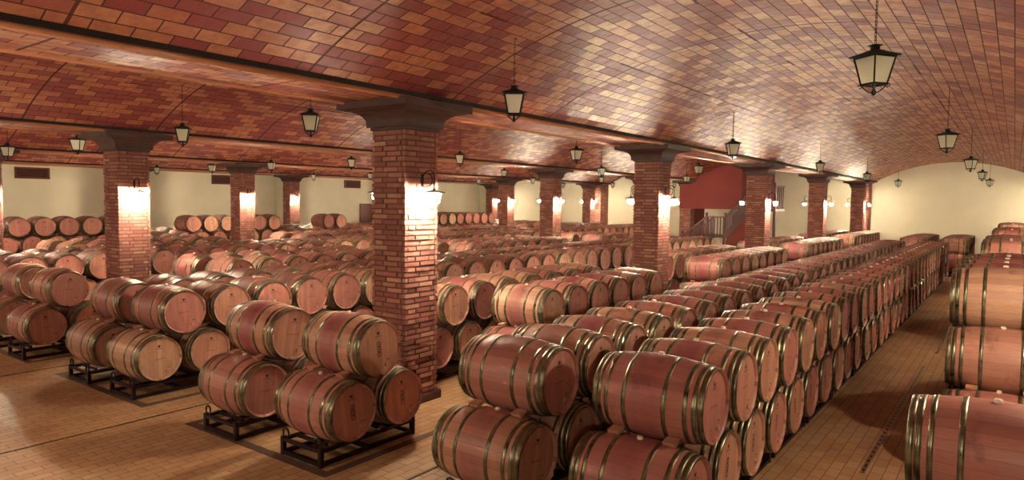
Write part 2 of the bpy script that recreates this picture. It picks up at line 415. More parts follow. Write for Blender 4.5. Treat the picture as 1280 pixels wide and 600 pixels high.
def obj(name, me, parent=None, loc=(0, 0, 0), rz=0):
    o = bpy.data.objects.new(name, me); C.objects.link(o)
    o.location = loc; o.rotation_euler = (0, 0, rz)
    if parent: o.parent = parent
    return o
def thing(name, label, cat, loc=(0, 0, 0), rz=0, group=None):
    o = obj(name, None, None, loc, rz); o.empty_display_size = .1
    o['label'] = label; o['category'] = cat
    if group: o['group'] = group
    return o
def tag(o, label, cat, group=None, kind=None):
    o['label'] = label; o['category'] = cat
    if group: o['group'] = group
    if kind: o['kind'] = kind
    return o
def struct(name, me, label=None, cat=None):
    o = obj(name, me); o['kind'] = 'structure'
    if label: o['label'] = label; o['category'] = cat
    return o
def dup(root, loc, rz=0, name=None, props=None):
    def cp(o, par):
        c = o.copy(); C.objects.link(c)
        if par: c.parent = par
        for k, v in (props or {}).items():
            if not par and k in ('label', 'group'): c[k] = v
            if k not in ('label', 'group') and k in o: c[k] = v
        for ch in KIDS.get(o.name, []): cp(ch, c)
        return c
    c = cp(root, None); c.location = loc
    if rz is not None: c.rotation_euler = (root.rotation_euler[0], root.rotation_euler[1], rz)
    return c
KIDS = {}
def remember(o):
    ch = [c for c in C.objects if c.parent == o]
    KIDS[o.name] = ch
    for c in ch: remember(c)

# ------------------------------------------------------------------ room shell
b = MB(); b.box2(WESTX - .3, SOUTHY - .3, -.2, EASTX + .3, ENDY + .3, 0)
struct('floor', b.mesh('floor', ['floor_tile']), 'tan brick-paved cellar floor', 'floor')
b = MB(); b.box2(WESTX - .3, ENDY, 0, EASTX + .3, ENDY + .3, 5.3)
struct('wall_back', b.mesh('wall_back', ['plaster']), 'cream plastered end wall', 'wall')
b = MB(); b.box2(WESTX - .3, SOUTHY - .3, 0, EASTX + .3, SOUTHY, 5.3)
struct('wall_front', b.mesh('wall_front', ['capital_brown']), 'brown wall behind the camera', 'wall')
b = MB(); b.box2(WESTX - .3, SOUTHY, 0, WESTX, ENDY, 5.3)
struct('wall_left', b.mesh('wall_left', ['plaster']), 'cream plastered left wall with brown vents', 'wall')
b = MB(); b.box2(EASTX, SOUTHY, 0, EASTX + .3, ENDY, 5.3)
struct('wall_right', b.mesh('wall_right', ['capital_brown']), 'brown wall far to the right', 'wall')

HB = .52                       # half width of the flat tiled beam soffits
def vault(x0, x1, rise, label):
    mb = MB(); half = (x1 - x0) / 2; R = (half * half + rise * rise) / (2 * rise); cx = (x0 + x1) / 2; cz = ZSOF + .06 + rise - R
    th = math.asin(half / R); n = 56; ys = [SOUTHY + (ENDY - SOUTHY) * i / 24 for i in range(25)]
    P = [(cx + R * math.sin(-th + 2 * th * i / n), cz + R * math.cos(-th + 2 * th * i / n), R * (2 * th * i / n)) for i in range(n + 1)]
    for T, fl in ((0, False), (.14, True)):
        o = []; fs = []; uvs = []
        for y in ys:
            for (x, z, s) in P:
                k = (R + T) / R; o.append((cx + (x - cx) * k, y, cz + (z - cz) * k))
        for j in range(24):
            for i in range(n):
                f = (j * (n + 1) + i, (j + 1) * (n + 1) + i, (j + 1) * (n + 1) + i + 1, j * (n + 1) + i + 1)
                u = [(ys[j], P[i][2]), (ys[j + 1], P[i][2]), (ys[j + 1], P[i + 1][2]), (ys[j], P[i + 1][2])]
                if fl: f = f[::-1]; u = u[::-1]
                fs.append(f); uvs.append(u)
        mb.add(o, fs, 0, uvs)
    me = mb.mesh('vault', ['vault_tile'], smooth=True)
    return struct('ceiling', me, label, 'ceiling')
xs = [COLX[k] for k in 'ZABCD']
vault(xs[1] + HB, xs[0] - HB, .95, 'large glazed tile vault over the right-hand nave')
vault(xs[2] + HB, xs[1] - HB, .95, 'tiled vault left of the nearest pillar line')
vault(xs[3] + HB, xs[2] - HB, .95, 'tiled vault between the second and third pillar lines')
vault(xs[4] + HB, xs[3] - HB, .95, 'tiled vault over the nave by the left wall')
vault(xs[0] + HB, EASTX, .95, 'tiled vault beyond the right edge')

def beam(x, label, x_w=None):
    mb = MB(); x0 = x - HB if x_w is None else x_w; x1 = x + HB
    z0 = ZSOF; z1 = ZSOF + .5; y0, y1 = SOUTHY, ENDY
    o = [(x0, y0, z0), (x1, y0, z0), (x1, y1, z0), (x0, y1, z0)]
    w = x1 - x0
    mb.add(o, [(3, 2, 1, 0)], 0, [[(y1, 0), (y1, w), (y0, w), (y0, 0)]])
    mb.box2(x0, y0, z0 + .002, x1, y1, z1, 1)
    # steel flange along each upper edge
    for xe, sgn in ((x0, -1), (x1, 1)):
        mb.box2(min(xe, xe + sgn * .035), y0, z0 + .03, max(xe, xe + sgn * .035), y1, z0 + .10, 1)
    st = struct('trim_beam', mb.mesh('beam', ['vault_tile', 'dark']), label, 'ceiling beam')
    tr = MB()
    for xe in (x0 + .015, x1 - .015):
        tr.tube([(xe, y0, z0 + .004), (xe, y1, z0 + .004)], .034, 10)
    o = obj('edge_moulding', tr.mesh('edge_moulding', ['trim_tile'], smooth=True), st)
    return st
beam(xs[0], 'flat tiled beam over the pillars at the right edge')
beam(xs[1], 'flat tiled beam over the nearest pillar line')
beam(xs[2], 'flat tiled beam over the second pillar line')
beam(xs[3], 'flat tiled beam over the third pillar line')
beam(xs[4], 'flat tiled beam along the left wall', WESTX)
b = MB(); b.box2(WESTX - .3, SOUTHY - .3, 5.3, EASTX + .3, ENDY + .3, 5.5)
struct('ceiling_slab', b.mesh('roof', ['dark']), 'roof slab above the vaults', 'ceiling')

# ------------------------------------------------------------------ brick pillars
def brick_shaft(hx, hy, z0, z1, seed):
    r = random.Random(seed); mb = MB(); ch = .069; n = int(round((z1 - z0) / ch)); ch = (z1 - z0) / n
    rec_ = .017
    mb.box2(-hx + rec_, -hy + rec_, z0, hx - rec_, hy - rec_, z1, 1)
    g = .02; dp = .05
    for i in range(n):
        za = z0 + i * ch + g / 2; zb = za + ch - g
        odd = i % 2
        for ax in (0, 1):
            L = hx if ax == 0 else hy; W = hy if ax == 0 else hx
            # faces at +-W, bricks run along the face; alternate courses reach the corner
            full = (odd == ax)
            a = -L if full else -L + dp; e = L if full else L - dp
            for sd in (-1, 1):
                s = a; first = True
                while s < e - .01:
                    ln = .276
                    if first and not full: ln = .15
                    if first and full: ln = .276
                    t = min(e, s + ln)
                    if e - t < .05: t = e
                    t = t if t == e else min(e, t + r.uniform(-.012, .012)); j = r.uniform(-.009, .006); aa = r.random()
                    lo = s + (0 if first and full else g / 2); hi = t - (0 if (t == e and full) else g / 2)
                    w0 = W - dp; w1 = W + j
                    dz = r.uniform(-.003, .003)
                    if ax == 0: mb.box2(lo, min(sd * w0, sd * w1), za + dz, hi, max(sd * w0, sd * w1), zb + dz, 0, a=aa)
                    else: mb.box2(min(sd * w0, sd * w1), lo, za + dz, max(sd * w0, sd * w1), hi, zb + dz, 0, a=aa)
                    s = t; first = False
    return mb.mesh('brick_shaft', ['brick', 'mortar'], attr='bk')
HW = .313; ZCAP = 3.634
shaft_me = brick_shaft(HW - .004, HW - .004, .12, ZCAP, 3)
b = MB(); b.prism([(HW + .04, 0), (HW + .04, .10), (HW + .03, .12), (HW - .02, .12)])
base_me = b.mesh('pillar_base', ['capital_brown'])
prof = [(HW - .01, ZCAP), (HW + .012, ZCAP), (HW + .012, ZCAP + .035), (HW + .05, ZCAP + .04), (HW + .05, ZCAP + .085)]
for i in range(9):
    t = PI / 2 * i / 8
    prof.append((HW + .05 + .20 * (1 - math.cos(t)), ZCAP + .085 + .16 * math.sin(t)))
prof += [(HW + .255, ZCAP + .25), (HW + .326, ZCAP + .262), (HW + .326, ZSOF - .002)]
b = MB(); b.prism(prof); cap_me = b.mesh('pillar_capital', ['capital_brown'])
LINE = {'Z': 'line at the right edge', 'A': 'right-hand pillar line', 'B': 'second pillar line from right', 'C': 'third pillar line from right', 'D': 'pillar line along left wall'}
PIL = {}
for k in 'ZABCD':
    for i, y in enumerate(COLY):
        if k == 'A' and i == 1: lb = 'nearest large brick pillar, standing among the front barrels'
        else: lb = 'square brick pillar, %s counting from camera, %s' % (ORD[i], LINE[k])
        if k == 'B' and i == 5: y = 36.2
        t = thing('brick_pillar', lb, 'pillar', (COLX[k], y, 0), 0, 'square brick pillars carrying the vaults')
        obj('shaft', shaft_me, t); obj('capital', cap_me, t); obj('base', base_me, t)
        PIL[(k, i)] = t
# plaster piers tying the wall-side pillars to the left wall; brick pilasters on the end wall
for i, y in enumerate(COLY):
    b = MB(); b.box2(WESTX, y - HW + .05, 0, COLX['D'] - HW, y + HW - .05, ZSOF - .004)
    struct('trim_pier', b.mesh('pier', ['plaster']), 'plastered pier joining left-wall pillar to the wall', 'pier')
for k in 'ZACD':
    me = brick_shaft(HW - .004, .55, .0, ZSOF - .01, 11)
    struct('trim_pilaster', me, 'brick pilaster on the end wall, %s' % LINE[k], 'pilaster').location = (COLX[k], ENDY - .55, 0)

# ------------------------------------------------------------------ lanterns
def lantern_parts(s, glass, root, zt, lit):
    """tapered four-sided lantern; zt = height of the roof underside, s = scale (roof half width .2)"""
    a, c = .113 * s, .070 * s; zb = zt - .235 * s
    mb = MB()
    mb.prism([(.142 * s, zt), (.142 * s, zt + .010 * s), (.06 * s, zt + .045 * s), (.045 * s, zt + .055 * s)])
    mb.lathe([(.038 * s, zt + .045 * s), (.038 * s, zt + .085 * s), (.062 * s, zt + .095 * s), (.02 * s, zt + .108 * s)], 14)
    obj('lantern_roof', mb.mesh('lantern_roof', ['iron']), root)
    mb = MB(); w = .014 * s if not lit else .011 * s
    for sx in (-1, 1):
        for sy in (-1, 1):
            mb.bar((sx * a, sy * a, zt), (sx * c, sy * c, zb), w, w)
    for (h, z, w2) in ((a, zt - .008 * s, w), (c, zb, w * 1.3)):
        for sg in (-1, 1):
            mb.bar((-h, sg * h, z), (h, sg * h, z), w2, w2); mb.bar((sg * h, -h, z), (sg * h, h, z), w2, w2)
    obj('lantern_frame', mb.mesh('lantern_frame', ['iron']), root)
    mb = MB(); g = .003
    vs = [(-a, -a, zt - .01 * s), (a, -a, zt - .01 * s), (a, a, zt - .01 * s), (-a, a, zt - .01 * s), (-c, -c, zb), (c, -c, zb), (c, c, zb), (-c, c, zb)]
    k = .965
    vs = [(x * k, y * k, z) for x, y, z in vs]
    mb.add(vs, [(0, 1, 5, 4), (1, 2, 6, 5), (2, 3, 7, 6), (3, 0, 4, 7)])
    obj('lantern_glass', mb.mesh('lantern_glass', [glass]), root)
    # scrolled feet meeting in a small finial
    mb = MB()
    for q in range(4):
        an = PI / 4 + q * PI / 2; d = Vector((math.cos(an), math.sin(an), 0)); r0 = c * 1.35
        pts = [d * r0 + Vector((0, 0, zb + .004)), d * (r0 * .82) + Vector((0, 0, zb - .03 * s)), d * (r0 * .45) + Vector((0, 0, zb - .06 * s)), d * .012 * s + Vector((0, 0, zb - .075 * s))]
        mb.tube(pts, .005 * s, 6)
        cc = d * (r0 + .012 * s) + Vector((0, 0, zb - .012 * s))
        mb.tube([cc + d * (.016 * s * math.cos(t)) + Vector((0, 0, .016 * s * math.sin(t))) for t in [i * PI / 5 for i in range(9)]], .004 * s, 6)
    mb.lathe([(.006 * s, zb - .095 * s), (.02 * s, zb - .08 * s), (.02 * s, zb - .06 * s), (.01 * s, zb - .03 * s), (.022 * s, zb)], 12)
    obj('finial', mb.mesh('finial', ['iron']), root)
def chain_mesh(z0, z1):
    mb = MB(); n = int((z1 - z0) / .032); st = (z1 - z0) / n
    for i in range(n):
        zc = z0 + (i + .5) * st; rot = i % 2
        pts = []
        for t in range(10):
            an = 2 * PI * t / 10; x = .0085 * math.cos(an); z = .62 * st * math.sin(an)
            pts.append((x, 0, zc + z) if rot else (0, x, zc + z))
        mb.tube(pts, .0028, 5, closed=True)
    mb.lathe([(.03, z1 - .004), (.03, z1 + .004), (.012, z1 + .006), (.006, z1 - .02)][:3], 12)
    return mb.mesh('chain', ['iron'])
ZROOF = 3.985
VZ = ZSOF + .06 + .95                                  # vault crown
def vault_z(x):
    ks = [EASTX] + [v for v in xs] + [WESTX]
    for i in range(4):
        if xs[i + 1] < x < xs[i]:
            half = (xs[i] - xs[i + 1]) / 2 - HB; cx = (xs[i] + xs[i + 1]) / 2
            R = (half ** 2 + .95 ** 2) / 1.9
            return VZ - R + math.sqrt(R * R - (x - cx) ** 2)
    return VZ - .3
LX = [(-1.02, 'right row'), (-4.84, 'left row'), (-8.66, 'right row'), (-12.39, 'left row'), (-16.88, 'right row'), (-21.1, 'left row'), (-24.9, 'right row'), (-29.17, 'left row')]
NV = ['large right-hand vault', 'vault left of nearest pillar', 'third vault from the right', 'vault by the left wall']
proto = None
zr = ZROOF
p0 = thing('hanging_lantern', 'x', 'lantern', (LX[0][0], COLY[1], 0), .9, 'iron lanterns hanging on chains from the vaults')
lantern_parts(1.0, 'frosted_glass', p0, zr, False)
mb = MB(); mb.lathe([(.012, zr - .0), (.02, zr - .04), (.034, zr - .09), (.03, zr - .13), (.01, zr - .155)], 12)
obj('bulb', mb.mesh('bulb', ['bulb_off'], smooth=True), p0)
ch0 = obj('chain', chain_mesh(zr + .105, 4.68), p0)
remember(p0)
def chain_for(o, x):
    zc = vault_z(x)
    for c in C.objects:
        if c.parent == o and c.name.startswith('chain'):
            key = round(zc, 2)
            if key not in CH: CH[key] = chain_mesh(zr + .105, zc + .004)
            c.data = CH[key]
CH = {}
first = True
rots = [.95, .62, .75, 1.0, .7, .6, .85, .9]
for j, (x, side) in enumerate(LX):
    for i in range(0, 6):
        if i == 0 and j > 1: continue
        lb = '%s hanging lantern from camera, %s under the %s' % (ORD[i - 1] if i else 'overhead', side, NV[j // 2])
        if j == 0 and i == 1: lb = 'largest hanging lantern, upper right, with frosted panes'
        if j == 1 and i == 1: lb = 'hanging lantern just right of the nearest brick pillar top'
        if i == 0: lb = 'hanging lantern behind the camera, %s' % side
        rz = rots[j] + .35 * math.sin(i * 5.1 + j * 2.3) if i > 1 else rots[j]
        if first: o = p0; o['label'] = 'hanging lantern behind the camera, right row'; o.location = (x, COLY[i], 0); o.rotation_euler = (0, 0, rz); first = False
        else:
            o = dup(p0, (x, COLY[i], 0), rz, props={'label': lb})
        chain_for(o, x)
# sconces: scrolled arm with a small lit lantern, on the east and west face of every pillar
ZL = 2.755; SO = HW + .215
s0 = thing('wall_lantern', 'x', 'wall lamp', (0, 0, 0), 0, 'lit lanterns on brick pillars')
sub = MB()
sub.box((HW + .006, 0, 2.98), (.012, .035, .17))
pts = [(HW + .012, 0, 2.90)]
for t in range(9): a = -PI / 2 + t * PI / 8; pts.append((HW + .10 + .0 + .085 * math.cos(a) * (1 if 1 else 0), 0, 2.985 + .085 * math.sin(a)))
sub.tube(pts, .007, 6)
cur = [(HW + .012, 0, 3.04), (HW + .08, 0, 3.10), (HW + .15, 0, 3.115), (HW + .2, 0, 3.08), (SO, 0, 3.02), (SO, 0, 2.86)]
sub.tube(cur, .008, 6)
obj('bracket', sub.mesh('bracket', ['iron']), s0)
h = obj('lantern_body', None, s0, (SO, 0, 0))
KIDS.clear()
def small_lantern():
    s = .52; zt = ZL + .062
    a, c = .145 * s, .088 * s; zb = zt - .275 * s
    mb = MB(); mb.prism([(.2 * s, zt), (.2 * s, zt + .008), (.03, zt + .035)])
    mb.lathe([(.02, zt + .03), (.02, zt + .05), (.008, zt + .06)], 10)
    roof = mb.mesh('lantern_roof', ['iron'])
    mb = MB(); w = .0045
    for sx in (-1, 1):
        for sy in (-1, 1): mb.bar((sx * a, sy * a, zt), (sx * c, sy * c, zb), w, w)
    for sg in (-1, 1):
        mb.bar((-c, sg * c, zb), (c, sg * c, zb), w, w); mb.bar((sg * c, -c, zb), (sg * c, c, zb), w, w)
    fr = mb.mesh('lantern_frame', ['iron'])
    k = .95; vs = [(-a, -a, zt - .004), (a, -a, zt - .004), (a, a, zt - .004), (-a, a, zt - .004), (-c, -c, zb), (c, -c, zb), (c, c, zb), (-c, c, zb)]
    mb = MB(); mb.add([(x * k, y * k, z) for x, y, z in vs], [(0, 1, 5, 4), (1, 2, 6, 5), (2, 3, 7, 6), (3, 0, 4, 7)])
    gl = mb.mesh('lantern_glass', ['clear_glass'])
    mb = MB(); prof = [(.002 + .042 * math.sin(PI * i / 10), ZL - .042 * math.cos(PI * i / 10)) for i in range(11)]
    mb.lathe(prof, 14); bl = mb.mesh('bulb', ['bulb_lit'], smooth=True)
    return roof, fr, gl, bl
roof, fr, gl, bl = small_lantern()
bpy.data.objects.remove(h)
for nm, me in (('lantern_roof', roof), ('lantern_frame', fr), ('lantern_glass', gl), ('bulb', bl)):
    obj(nm, me, s0, (SO, 0, 0))
remember(s0)
LPOW = 480
ld = bpy.data.lights.new('lamp_light', 'POINT'); ld.energy = LPOW; ld.color = (1, .935, .81); ld.shadow_soft_size = .03
ldw = ld.copy(); ldw.energy = LPOW * .45          # a weaker lamp by the right-hand aisle
first = True
for k in 'ZABCD':
    for i in range(6):
        for sd in (1, -1):
            if k == 'D' and sd < 0: continue
            P = PIL[(k, i)].location; rz = 0 if sd > 0 else PI
            lb = 'lit lantern on %s side of %s pillar from camera, %s' % ('right' if sd > 0 else 'left', ORD[i], LINE[k])
            if k == 'A' and i == 1: lb = 'bright lantern on the %s face of the nearest brick pillar' % ('right' if sd > 0 else 'left')
            if first: o = s0; o.location = P; o['label'] = lb; first = False
            else: o = dup(s0, P, rz, props={'label': lb})
            if i == 0 or (k == 'Z' and (i < 2 or sd > 0)): continue                 # these lamps are off
            lo = bpy.data.objects.new('lamp_light', ld); C.objects.link(lo)
            if k == 'Z' and i == 2: lo.data = ldw
            lo.location = (P.x + sd * SO, P.y, ZL)

# ------------------------------------------------------------------ barrels
def rad(x): return BR - (BR - BH - .008) * (abs(x) / BL) ** 2
HOOPS = [(.452, .021), (.405, .019), (.335, .017), (.170, .017)]      # centre, half width, each side
def body_mesh(seg, nx):
    mb = MB(); xs_ = [-BL + 2 * BL * i / nx for i in range(nx + 1)]
    o = []; fs = []; uvs = []
    for x in xs_:
        for k in range(seg): a = 2 * PI * k / seg; o.append((x, rad(x) * math.sin(a), rad(x) * math.cos(a)))
    for i in range(nx):
        for k in range(seg):
            l = (k + 1) % seg
            fs.append((i * seg + k, (i + 1) * seg + k, (i + 1) * seg + l, i * seg + l)[::-1])
            uvs.append([(k / seg, xs_[i]), (k / seg, xs_[i + 1]), ((k + 1) / seg, xs_[i + 1]), ((k + 1) / seg, xs_[i])][::-1])
    # chime: rim end grain and inner bevel
    for sg, base in ((-1, 0), (1, nx * seg)):
        ro = rad(BL); ri = ro - .016; rj = ro - .024
        n0 = len(o)
        for r_, x_ in ((ri, BL), (rj, BL - .028)):
            for k in range(seg): a = 2 * PI * k / seg; o.append((sg * x_, r_ * math.sin(a), r_ * math.cos(a)))
        for k in range(seg):
            l = (k + 1) % seg
            f1 = (base + k, base + l, n0 + l, n0 + k); f2 = (n0 + k, n0 + l, n0 + seg + l, n0 + seg + k)
            for f in (f1, f2):
                fs.append(f if sg < 0 else f[::-1]); uvs.append([(k / seg, .47)] * 4)
    mb.add(o, fs, 0, uvs)
    return mb
def head_geo(mb, seg, sg, mi, mid=False):
    r = rad(BL) - .022; x = sg * (BL - .024)
    o = [(x, r * math.sin(2 * PI * k / seg), r * math.cos(2 * PI * k / seg)) for k in range(seg)]
    f = tuple(range(seg)); f = f[::-1] if sg > 0 else f
    mb.add(o, [f], mi, [[(o[i][1] / (2 * r) + .5, o[i][2]) for i in f]])
def hoop_geo(mb, c, hw, seg, mi, thick=.0035):
    o = []; xs_ = (c - hw, c - hw, c + hw, c + hw); rs = (rad(c - hw) - .001, rad(c - hw) + thick, rad(c + hw) + thick, rad(c + hw) - .001)
    for x, r in zip(xs_, rs):
        for k in range(seg): a = 2 * PI * k / seg; o.append((x, r * math.sin(a), r * math.cos(a)))
    fs = []
    for i in range(3):
        for k in range(seg):
            l = (k + 1) % seg; fs.append((i * seg + k, (i + 1) * seg + k, (i + 1) * seg + l, i * seg + l)[::-1])
    mb.add(o, fs, mi)
def bung_geo(mb, mi):
    mb.lathe([(.026, BR - .004), (.024, BR + .018), (.018, BR + .022)], 10, mi=mi)
def stamp_geo(mb, kind, sg, mi=0):
    """burnt marks on the head: crest above, thin line of marks, bung hole plug low to one side"""
    x = sg * (BL - .0225)
    def q(u, v, w, h, rot=0):
        ca, sa = math.cos(rot), math.sin(rot); vs = []
        for a_, b_ in ((-w, -h), (w, -h), (w, h), (-w, h)):
            vs.append((x, sg * (u + a_ * ca - b_ * sa), v + a_ * sa + b_ * ca))
        mb.add(vs, [(0, 1, 2, 3)], mi)
    q(0, .165, .010, .014); q(-.014, .172, .005, .012, .5); q(.014, .172, .005, .012, -.5); q(0, .187, .004, .008)
    for i in range(9): q(-.045 + i * .011, .135 + (.003 if i % 2 else 0), .0038, .004, .3 * (i % 3))
    if kind == 0:
        for i in range(13): q(-.075 + i * .012, -.005 + .006 * math.sin(i * 1.9), .0045, .0035, .5 * math.sin(i * 2.3))
    else:
        # stacked stencilled letters, read from the side
        for j, z in enumerate((.05, -.005, -.06)):
            q(-.022, z, .004, .022); q(.022, z, .004, .022); q(0, z + .022, .02, .004); q(0, z - .022, .02, .004)
            if j == 1: q(0, z, .02, .004)
            if j == 0: q(.004, z, .004, .018)
            if j == 2: q(-.004, z + .008, .012, .003, .5)
    for i in range(5): q(.10 + i * .009, -.14, .0034, .005, .4 * i)
rim = BH
SEG = 40
bm_body = body_mesh(SEG, 22).mesh('staves', ['stave'], smooth=True)
def mesh_of(fn, name, mats, smooth=False):
    mb = MB(); fn(mb); return mb.mesh(name, mats, smooth)
hd = {sg: mesh_of(lambda mb: head_geo(mb, SEG, sg, 0), 'head', ['head']) for sg in (-1, 1)}
stm = {k: mesh_of(lambda mb: stamp_geo(mb, k, 1), 'stamp', ['stamp']) for k in (0, 1)}
hoops = {}
for c, hw in HOOPS:
    for sg in (-1, 1): hoops[(sg * c, hw)] = mesh_of(lambda mb: hoop_geo(mb, sg * c, hw, SEG, 0), 'hoop', ['hoop'], True)
bung_me = mesh_of(lambda mb: bung_geo(mb, 0), 'bung', ['bung'])
def tap(mb): mb.lathe([(.022, BL - .024), (.020, BL - .006), (.012, BL - .004)], 10, axis='X', c=(0, .085, -.19))
tap_me = mesh_of(tap, 'tap_plug', ['wedge_wood'])
def full_barrel(kind):
    t = thing('wine_barrel', 'x', 'barrel')
    o = obj('staves', bm_body, t); o['tone'] = 0.; o['stain'] = 0.
    for sg in (1, -1):
        h_ = obj('head', hd[sg], t); h_['tone'] = 0.
        if sg > 0:
            obj('burnt_stamp', stm[kind], h_)['label'] = 'dark burnt stamp'
            p_ = obj('tap_plug', tap_me, h_); p_['tone'] = 0.
    for me in hoops.values(): obj('hoop', me, t)
    obj('bung', bung_me, t)
    remember(t)
    return t
F = {0: full_barrel(0), 1: full_barrel(1)}
# plain copies for barrels too small to show parts
def mid_mesh(seg, nx):
    mb = body_mesh(seg, nx)
    for sg in (-1, 1): head_geo(mb, seg, sg, 1)
    for c, hw in HOOPS:
        for sg in (-1, 1): hoop_geo(mb, sg * c, hw, seg, 2, .006)
    bung_geo(mb, 3); stamp_geo(mb, 0, 1, 4)
    return mb
MATS5 = ['stave', 'head', 'hoop', 'bung', 'stamp']
mid_me = mid_mesh(24, 10).mesh('barrel', MATS5, smooth=False)
fl = [p.material_index in (0, 2) for p in mid_me.polygons]; mid_me.polygons.foreach_set('use_smooth', fl)
used = {0: False, 1: False}
far = []
def plabel(r):
    pre = ''
    if r['stain'] > .5: pre = 'wine-stained '
    return pre + r['label']
for i, r in enumerate(BAR):
    cls = VIS[i] if i < len(VIS) else ('f' if r['y'] < 7 and r['x'] > -12 else ('m' if r['y'] < 9 else 'x'))
    if cls == 'f':
        k = 1 if r['key'] in ('R1', 'Ra') and r['sg'] == 0 and r['tier'] == 0 or (r['key'] == 'R1' and r['sg'] == 0) else 0
        props = dict(label=plabel(r), group=r['group'], tone=r['tone'], stain=r['stain'])
        if not used[k]:
            o = F[k]; used[k] = True; o['label'] = props['label']; o['group'] = r['group']
            for c in C.objects:
                if c.parent == o or (c.parent and c.parent.parent == o):
                    if 'tone' in c: c['tone'] = r['tone']
                    if 'stain' in c: c['stain'] = r['stain']
        else: o = dup(F[k], (0, 0, 0), None, props=props)
        o.location = (r['x'], r['y'], r['z']); o.rotation_euler = (r['roll'], 0, 0)
    elif cls == 'm':
        o = obj('wine_barrel', mid_me, None, (r['x'], r['y'], r['z'])); o.rotation_euler = (r['roll'], 0, 0)
        tag(o, plabel(r), 'barrel', r['group']); o['tone'] = r['tone']; o['stain'] = r['stain']
    else: far.append(r)
if far:
    mb = body_mesh(16, 6)
    for sg in (-1, 1): head_geo(mb, 16, sg, 1)
    for c, hw in HOOPS:
        for sg in (-1, 1): hoop_geo(mb, sg * c, hw, 16, 2, .007)
    V, Fc, Mi, UV, gt, gs = [], [], [], [], [], []
    for r in far:
        o = len(V); ca, sa = math.cos(r['roll']), math.sin(r['roll'])
        V += [(x + r['x'], y * ca - z * sa + r['y'], y * sa + z * ca + r['z']) for x, y, z in mb.v]
        for f, mi, uv in zip(mb.f, mb.m, mb.uv):
            Fc.append([q + o for q in f]); Mi.append(mi)
            for q in (uv or [(0, 0)] * len(f)): UV += [q[0], q[1]]
        gt += [r['tone']] * len(mb.f); gs += [r['stain']] * len(mb.f)
    me = bpy.data.meshes.new('distant_barrels'); me.from_pydata(V, [], Fc)
    for q in MATS5: me.materials.append(M[q])
    me.polygons.foreach_set('material_index', Mi)
    me.polygons.foreach_set('use_smooth', [m_ in (0, 2) for m_ in Mi])
    me.uv_layers.new(name='UVMap').data.foreach_set('uv', UV)
    for nm, dat in (('gtone', gt), ('gstain', gs)):
        at = me.attributes.new(nm, 'FLOAT', 'FACE'); at.data.foreach_set('value', dat)
    o = obj('distant_barrels', me)
    tag(o, 'mass of distant stacked oak barrels filling the naves to the far walls', 'barrels', kind='stuff')

# ------------------------------------------------------------------ racks under the lowest tier
def tube_rect(mb, pts, w): 
    for a_, b_ in zip(pts, pts[1:] + pts[:1]): mb.bar(a_, b_, w)
RL, RW = 1.30, .62          # length along the row, width along the barrel axis
def rack_parts():
    lo = MB(); y0, y1, x0, x1 = -RL / 2, RL / 2, -RW / 2, RW / 2
    tube_rect(lo, [(x0, y0, .03), (x1, y0, .03), (x1, y1, .03), (x0, y1, .03)], .04)
    lo.bar((x0, 0, .03), (x1, 0, .03), .04)
    up = MB()
    tube_rect(up, [(x0, y0, .165), (x1, y0, .165), (x1, y1, .165), (x0, y1, .165)], .036)
    up.bar((x0, 0, .165), (x1, 0, .165), .036)
    for yy in (-.355, .355):                       # saddles
        for dy in (-.17, .17): up.bar((x0 + .06, yy + dy, .19), (x1 - .06, yy + dy, .19), .03, .035)
    posts = []
    for sx in (-1, 1):
        for sy in (-1, 1):
            p_ = MB(); X = sx * RW / 2; Y = sy * RL / 2
            p_.box((X, Y, .10), (.045, .045, .2))
            p_.tube([(X, Y, .18), (X, Y, .255), (X - sx * .012, Y, .28), (X - sx * .04, Y, .292), (X - sx * .075, Y, .28), (X - sx * .09, Y, .255), (X - sx * .09, Y, .17)], .011, 8)
            posts.append(p_)
    return lo, up, posts
lo, up, posts = rack_parts()
rk = thing('barrel_rack', 'x', 'rack')
obj('lower_frame', lo.mesh('lower_frame', ['rack_steel']), rk); obj('upper_frame', up.mesh('upper_frame', ['rack_steel']), rk)
for p_ in posts: obj('corner_post', p_.mesh('corner_post', ['rack_steel']), rk)
remember(rk)
allr = MB()
for q in [lo, up] + posts: allr.add(q.v, q.f)
rack_me = allr.mesh('barrel_rack', ['rack_steel'])
by = {}
for i, r in enumerate(BAR):
    if r['tier'] == 0: by.setdefault((r['key'], r['sg']), []).append((i, r))
first = True; farr = MB()
for (key, sg), lst in by.items():
    lst.sort(key=lambda t: t[1]['y'])
    for j in range(0, len(lst), 2):
        a_ = lst[j][1]; c_ = lst[j + 1][1] if j + 1 < len(lst) else a_
        y = (a_['y'] + c_['y']) / 2; x = (a_['x'] + c_['x']) / 2
        wh = a_['group'].split(', ', 1)[1]
        near = (y < 9.5 and x > -16) or key == 'Ra' and y < 14
        lb = 'dark steel rack, %s from near end, %s' % (ordn(j // 2), wh)
        if near:
            if first: o = rk; first = False; o['label'] = lb; o.location = (x, y, 0)
            else: o = dup(rk, (x, y, 0), 0, props={'label': lb})
            o['group'] = 'steel racks under the lower barrels'
        else:
            farr.add([(p[0] + x, p[1] + y, p[2]) for p in allr.v], allr.f)
o = obj('distant_racks', farr.mesh('distant_racks', ['rack_steel']))
tag(o, 'dark steel racks under the distant barrels', 'racks', kind='stuff')

